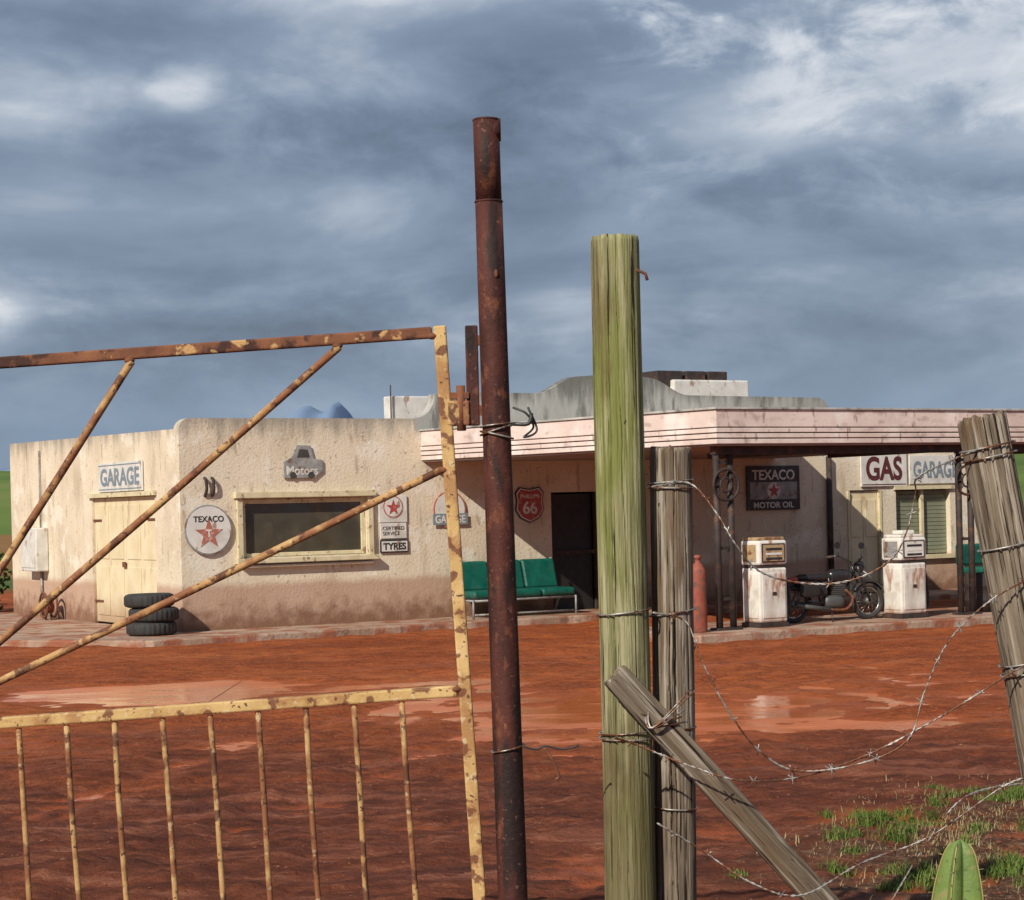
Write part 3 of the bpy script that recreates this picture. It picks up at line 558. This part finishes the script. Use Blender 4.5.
def wire(name,pts,barbs=True,r=.0026):
    P_=[fpt(a+rw.uniform(-.006,.006),b+rw.uniform(-.006,.006),5.97+.03*math.sin(i*1.7)) for i,(a,b) in enumerate(pts)]
    C_=cat(P_,14); A_=[];B_=[];d=0
    for i,p in enumerate(C_):
        if i: d+=(p-C_[i-1]).length
        o=Vector((0,math.cos(d*150),math.sin(d*150)))*.0022; A_.append(p+o); B_.append(p-o)
    tube(name+'_strand_a',A_,r*.8,'wire',Wf,5); tube(name+'_strand_b',B_,r*.8,'wire',Wf,5)
    if barbs:
        d=0;nx=.06
        for i in range(1,len(C_)):
            d+=(C_[i]-C_[i-1]).length
            if d>nx:
                nx+=.125; p=C_[i]
                for k in range(2):
                    v=Vector((rw.uniform(-1,1),rw.uniform(-.6,.6),rw.uniform(-1,1))).normalized()*.018
                    tube('barb',[p-v,p+v],.0018,'wire',Wf,4)
wire('wire_top',[(.42,.063),(.534,.072),(.609,-.012),(.669,-.111),(.744,-.186),(.864,-.225),(.999,-.216),(1.119,-.156),(1.179,-.081),(1.206,.039),(1.203,.096),(1.314,.144),(1.473,.21)])
wire('wire_second',[(.42,-.312),(.519,-.342),(.564,-.456),(.639,-.606),(.744,-.732),(.864,-.786),(1.044,-.756),(1.179,-.681),(1.239,-.546),(1.314,-.396),(1.419,-.27),(1.56,-.2)])
wire('wire_third',[(.30,-.69),(.369,-.711),(.534,-.771),(.684,-.807),(.864,-.804),(1.074,-.741),(1.284,-.612),(1.494,-.492),(1.62,-.44)])
wire('wire_low',[(.429,-.942),(.564,-1.026),(.714,-1.116),(.864,-1.146),(1.044,-1.056),(1.254,-.981),(1.464,-.82),(1.60,-.80)])
wire('wire_loose',[(1.05,-1.3),(1.143,-1.176),(1.23,-1.02),(1.32,-.88),(1.44,-.84),(1.62,-.82)],False)
for nm,root_,R in (('a',(.338,6.2),.084),('b',(.493,6.28),.072)):
    for z in ((1.03,1.05,1.42) if nm=='a' else (1.80,1.82,1.41,1.05,.80)): ring('post_wrap',(root_[0]+(.0 if nm=='a' else (z-1.4)*.014),root_[1],z),R,.003,'wire',Wf,'z',tilt=rw.uniform(-.15,.15),seg=6)
for z in (1.90,1.87,1.60,1.25,1.22): ring('post_wrap',(1.76-.332*(z+.1)/2.085,6.05,z),.082,.003,'wire',Wf,'z',tilt=.2,seg=6)
for k in range(4): tube('knot',[fpt(.36+rw.uniform(0,.2),-.62+rw.uniform(-.05,.05),6.05),fpt(.42,-.66,6.0),fpt(.5+rw.uniform(0,.06),-.60+rw.uniform(-.06,.06),6.03)],.003,'wire',Wf,5,6)
tube('tail_wire',[fpt(.03,-.71),fpt(.07,-.72),fpt(.10,-.71),fpt(.15,-.72),fpt(.20,-.71)],.003,'cable',Wf,5,5); tube('hook_wire',[fpt(.095,-.715),fpt(.12,-.75),fpt(.14,-.80),fpt(.13,-.81)],.005,'rust',Wf,6,5)
# ------------------------------------------------------------------ cactus
C=wroot('cactus',(1.18,5.5,0))
def cactus_col(x,y,h,r,n,rot):
    vs=[];fs=[];R=70;seg=n*14
    def env_(t): return r*(1 if t<.80 else math.sqrt(max(0,1-((t-.80)/.20)**1.7)))*(1+.06*math.sin(h*t*24)+.06*noise.noise(Vector((t*9,x,3))))
    for i in range(R+1):
        t=i/R; z=h*t; env=env_(t)
        for k in range(seg):
            a=2*math.pi*k/seg; ph=((a*n/(2*math.pi))%1)-.5; rr=env*(.42+.58*(1-min(1,abs(ph)*2.1))**1.2)
            vs.append((x+math.cos(a+rot)*rr+.03*t*t,y+math.sin(a+rot)*rr,z))
    for i in range(R):
        for k in range(seg): fs.append((i*seg+k,i*seg+(k+1)%seg,(i+1)*seg+(k+1)%seg,(i+1)*seg+k))
    mesh('stem',vs,fs,'cactus',C,True)
    for j in range(n):
        a=2*math.pi*(j+.5)/n+rot; pts=[]
        for i in range(0,R+1):
            t=i/R; env=env_(t)
            pts.append((x+math.cos(a)*env+.03*t*t,y+math.sin(a)*env,h*t))
        tube('ridge',pts[:-1],.0022,'cactus_edge',C,5)
        for i in range(3,R,3):
            p=Vector(pts[i])
            for q in range(2):
                v=Vector((math.cos(a)+random.uniform(-.5,.5),math.sin(a)+random.uniform(-.5,.5),random.uniform(-.2,.5))).normalized()*.014
                tube('spine',[p,p+v],.001,'dry',C,4)
cactus_col(0,0,.81,.070,4,.30); cactus_col(.15,.05,.50,.06,4,.1)
# ------------------------------------------------------------------ ground
def puddle(x,y):
    d=0
    wx=x+.6*noise.noise(Vector((x*.8,y*.8,9)))+.28*noise.noise(Vector((x*2.5,y*2.5,4))); wy=y+.8*noise.noise(Vector((x*.8,y*.8,19)))+.28*noise.noise(Vector((x*2.5,y*2.5,14)))
    for cx,cy,rx,ry,dep in ((1.1,16.8,2.2,2.7,.060),(2.1,15.7,1.3,1.1,.045),(-3.4,19.6,2.0,1.5,.058),(-1.2,20.0,1.7,1.0,.040),(.2,18.4,2.4,1.6,.036),(-2.4,12.6,1.0,.7,.022)):
        t=((wx-cx)/rx)**2+((wy-cy)/ry)**2
        if t<1: d=max(d,dep*(1-t)**.6)
    return d
def gh(x,y):
    v=.028*noise.fractal(Vector((x*.35,y*.35,2.)),1.0,2.0,3)+.030*noise.fractal(Vector((x*1.5,y*1.5,5.)),.9,2.1,5)
    if y<19: v+=.022*noise.fractal(Vector((x*6,y*6,8.)),.7,2.1,3)*min(1,(19-y)/5)
    z=.024+v
    for off,ang in ((-2.2,.35),(-.6,.35),(5.2,-.5),(6.9,-.5)):
        dd=abs((x-off)-ang*(y-14)+.25*math.sin(y*.5))
        if dd<.3: z-=.02*(1-dd/.3)
        elif abs(dd-.37)<.08: z+=.010*(1-abs(dd-.37)/.08)
    z-=puddle(x,y)
    return z if y<60 else 0
def axis(segs):
    out=[]
    for a,b,st in segs:
        n=max(1,int(round((b-a)/st)))
        out+= [a+(b-a)*i/n for i in range(n)]
    out.append(segs[-1][1]); return out
xs=axis([(-900,-100,100),(-100,-20,8),(-20,-7,.5),(-7,-4,.08),(-4,4.5,.04),(4.5,7.5,.08),(7.5,20,.5),(20,100,8),(100,900,100)])
ys=axis([(-60,0,6),(0,8,.4),(8,13,.035),(13,24,.06),(24,34,.2),(34,60,1),(60,200,14),(200,1600,100)])
vs=[(x,y,gh(x,y)) for y in ys for x in xs]; nx=len(xs)
fs=[(j*nx+i,j*nx+i+1,(j+1)*nx+i+1,(j+1)*nx+i) for j in range(len(ys)-1) for i in range(nx-1)]
mesh('ground',vs,fs,'ground',None,True)
for (a,b2,c,d) in ((-2.9,4.4,14.0,21.6),(-5.6,-2.91,17.9,21.6),(-4.0,-.8,11.4,13.99)):
    mesh('puddle',[(a,c,-.010),(b2,c,-.010),(b2,d,-.010),(a,d,-.010)],[(0,1,2,3)],'water')
vs=[];fs=[];rp=random.Random(5)
for i in range(3400):
    if i<1800: x,y=rp.uniform(-4,5),rp.uniform(8.3,18)
    else: x,y=rp.gauss(2.8,.7),rp.gauss(10.2,1.0)
    if puddle(x,y)>.01: continue
    r=rp.uniform(.004,.013)*(1.6 if rp.random()<.06 else 1); z=gh(x,y); b0=len(vs)
    for v in ((1,0,0),(-1,0,0),(0,1,0),(0,-1,0),(0,0,1),(0,0,-1)): vs.append((x+v[0]*r*rp.uniform(.7,1.4),y+v[1]*r*rp.uniform(.7,1.4),z+v[2]*r*.6))
    for f in ((0,2,4),(2,1,4),(1,3,4),(3,0,4),(2,0,5),(1,2,5),(3,1,5),(0,3,5)): fs.append(tuple(b0+k for k in f))
mesh('gravel',vs,fs,'stone')
def blades(name,mat,pts,h,w,seed):
    r=random.Random(seed); vs=[];fs=[]
    for (x,y,k) in pts:
        z=gh(x,y)-.005; a=r.uniform(0,6.28); hh=h*r.uniform(.4,1.2)*k; le=r.uniform(.2,1.1)*hh; dx,dy=math.cos(a),math.sin(a); px,py=-dy*w,dx*w; b0=len(vs)
        vs+=[(x-px,y-py,z),(x+px,y+py,z),(x+dx*le*.35+px*.8,y+dy*le*.35+py*.8,z+hh*.6),(x+dx*le*.35-px*.8,y+dy*le*.35-py*.8,z+hh*.6),(x+dx*le,y+dy*le,z+hh)]
        fs+=[(b0,b0+1,b0+2,b0+3),(b0+3,b0+2,b0+4)]
    return mesh(name,vs,fs,mat)
rg=random.Random(11); gp=[];dp=[]
for cx,cy,sx,sy,n in ((2.15,11.0,.20,.12,11),(2.75,11.4,.25,.16,12),(1.75,9.15,.15,.12,10),(2.35,9.3,.35,.2,7),(3.0,10.3,.5,.4,9),(1.95,10.1,.5,.5,8),(2.6,8.6,.4,.2,7),(2.3,10.3,.7,.8,16)):
    for _ in range(n):
        x,y=rg.gauss(cx,sx),rg.gauss(cy,sy); sz=rg.uniform(.012,.055); k=rg.uniform(.35,.95)
        for _ in range(int(2200*sz)): gp.append((rg.gauss(x,sz),rg.gauss(y,sz),k))
for _ in range(8000):
    x,y=rg.gauss(2.6,.65),rg.gauss(9.9,.9)
    if (x-1.5)+(10.6-y)*.45>0 and noise.noise(Vector((x*3,y*3,1)))>-.15: dp.append((x,y,rg.choice((.3,.5,.9))))
blades('grass','grass',gp,.085,.003,1); blades('dry_grass','dry',dp,.05,.0025,2)
def shrub(name,x,y,r,h,n,seed):
    rs=random.Random(seed); vs=[];fs=[]
    for _ in range(n):
        u=Vector((rs.gauss(0,1),rs.gauss(0,1),rs.gauss(0,1))).normalized(); rr=rs.uniform(.5,1)*(1+.35*noise.noise(u*2.3+Vector((seed,0,0))))
        p=Vector((x+u.x*r*rr,y+u.y*r*rr,h*.5+u.z*h*.5*rr)); a=Vector((rs.gauss(0,1),rs.gauss(0,1),rs.gauss(0,1))).normalized()*.06; b=a.orthogonal()*.5; k=len(vs)
        vs+=[p-a,p+b,p+a,p-b]; fs.append((k,k+1,k+2,k+3))
    mesh(name,vs,fs,'leaf')
shrub('shrub',-10.3,37.5,.9,1.6,1500,1); shrub('shrub',-12.2,39,1.3,2.0,2000,2); shrub('shrub',11.8,40,1.2,1.7,1500,3)
def hill(name,y,x0,x1,hf,seed,mat='hill',amp=2.5,dep=250,fr=.01,n=80):
    vs=[]
    for j in range(5):
        for i in range(n+1):
            x=x0+(x1-x0)*i/n; t=j/4; vs.append((x,y+t*dep,-1+(hf(x)+1+amp*noise.fractal(Vector((x*fr,seed,t*.3)),.9,2.1,3))*math.sin(t*math.pi*.5)**.8))
    mesh(name,vs,[(j*(n+1)+i,j*(n+1)+i+1,(j+1)*(n+1)+i+1,(j+1)*(n+1)+i) for j in range(4) for i in range(n)],mat,None,True)
hill('hill',230,-700,700,lambda x: 12.5 if x<-60 else (12.5-9*min(1,(x+60)/80) if x<60 else 3.5+9*min(1,(x-60)/50)),3.)
def mh(x):
    v=24
    for c,w,h in ((-150,110,80),(-128,60,84),(-30,140,64),(-300,150,58),(90,140,52)): v=max(v,h-(h-24)*abs(x-c)/w)
    return v
hill('mountain',1300,-500,400,mh,7.,'mountain',5,200,.04,300)
# ------------------------------------------------------------------ world / light / camera
W=bpy.data.worlds.new('World'); S.world=W; W.use_nodes=True; nt=W.node_tree; nt.nodes.clear(); N=NT(nt)
sky=N.n('ShaderNodeTexSky'); sky.sky_type='NISHITA'; sky.sun_disc=False; sky.sun_elevation=math.radians(34); sky.sun_rotation=math.radians(210); sky.air_density=1.2; sky.dust_density=.6
bg1=N.n('ShaderNodeBackground'); bg1.inputs[1].default_value=.07; N.l(sky.outputs[0],bg1.inputs[0])
d=N.n('ShaderNodeTexCoord').outputs['Generated']; sp=N.n('ShaderNodeSeparateXYZ'); N.l(d,sp.inputs[0]); DZ=sp.outputs[2]
n1=nz(N,d,4.2,6,stretch=(1,1,2.9),rough=.5,dist=.4,off=(.3,.0,.75))
n2=nz(N,d,17,6,stretch=(1,1,1.9),rough=.6,dist=.3,off=(2.,1.,0))
f=mth(N,'ADD',mth(N,'MULTIPLY',n1,1.35),mth(N,'MULTIPLY',n2,.36)); f=mth(N,'SUBTRACT',f,.345)
def spot(x,z,sx,sz,amp):
    global f
    cy=math.sqrt(max(0,1-x*x-z*z)); c=Vector((x,cy,z))
    m=N.n('ShaderNodeMapping'); m.inputs['Scale'].default_value=(1/sx,1/sx*.3,1/sz); N.l(d,m.inputs[0])
    v=N.n('ShaderNodeVectorMath'); v.operation='DISTANCE'; v.inputs[1].default_value=(c.x/sx,c.y/sx*.3,c.z/sz); N.l(m.outputs[0],v.inputs[0])
    dd=mth(N,'ADD',v.outputs['Value'],mth(N,'MULTIPLY',mth(N,'SUBTRACT',n2,.5),4.2))
    f=mth(N,'ADD',f,mth(N,'MULTIPLY',mr(N,dd,1.3,.0),amp))
spot(.23,.208,.13,.045,.26); spot(.14,.235,.08,.018,.14); spot(-.155,.205,.020,.012,.24); spot(-.25,.097,.024,.018,.24); spot(-.03,.25,.13,.018,.16)
spot(-.2,.155,.14,.020,.06); spot(.03,.105,.030,.014,.12); spot(-.03,.185,.14,.022,-.10); spot(.2,.155,.16,.018,-.12); spot(-.12,.085,.2,.03,-.06); spot(-.02,.135,.2,.02,.04)
cc=ramp(N,f,[(.26,(.125,.165,.24)),(.42,(.18,.235,.335)),(.55,(.255,.32,.43)),(.68,(.42,.485,.585)),(.86,(.80,.82,.86))])
cc=mix(N,mr(N,DZ,.095,.03,0,.6),cc,(.24,.345,.50))
bg2=N.n('ShaderNodeBackground'); bg2.inputs[1].default_value=1.0; N.l(cc,bg2.inputs[0])
ms=N.n('ShaderNodeMixShader'); ms.inputs[0].default_value=.90; N.l(bg1.outputs[0],ms.inputs[1]); N.l(bg2.outputs[0],ms.inputs[2])
out=N.n('ShaderNodeOutputWorld'); N.l(ms.outputs[0],out.inputs[0])
sl=bpy.data.lights.new('sun','SUN'); sl.energy=4.8; sl.angle=math.radians(.6); sl.color=(1,.92,.79)
so=bpy.data.objects.new('sun',sl); COL.objects.link(so)
el=math.radians(34); v=Vector((-.5*math.cos(el),-.866*math.cos(el),math.sin(el))); so.rotation_mode='QUATERNION'; so.rotation_quaternion=v.to_track_quat('Z','Y')
cam=bpy.data.cameras.new('camera'); co=bpy.data.objects.new('camera',cam); COL.objects.link(co); S.camera=co
cam.sensor_width=36; cam.lens=36*2000/1024; cam.shift_y=58/1024; cam.clip_end=5000; cam.clip_start=.1
co.matrix_world=Matrix.Translation((0,0,1.75))@Matrix.Rotation(math.radians(90),4,'X')@Matrix.Rotation(math.radians(-1.4),4,'Z')
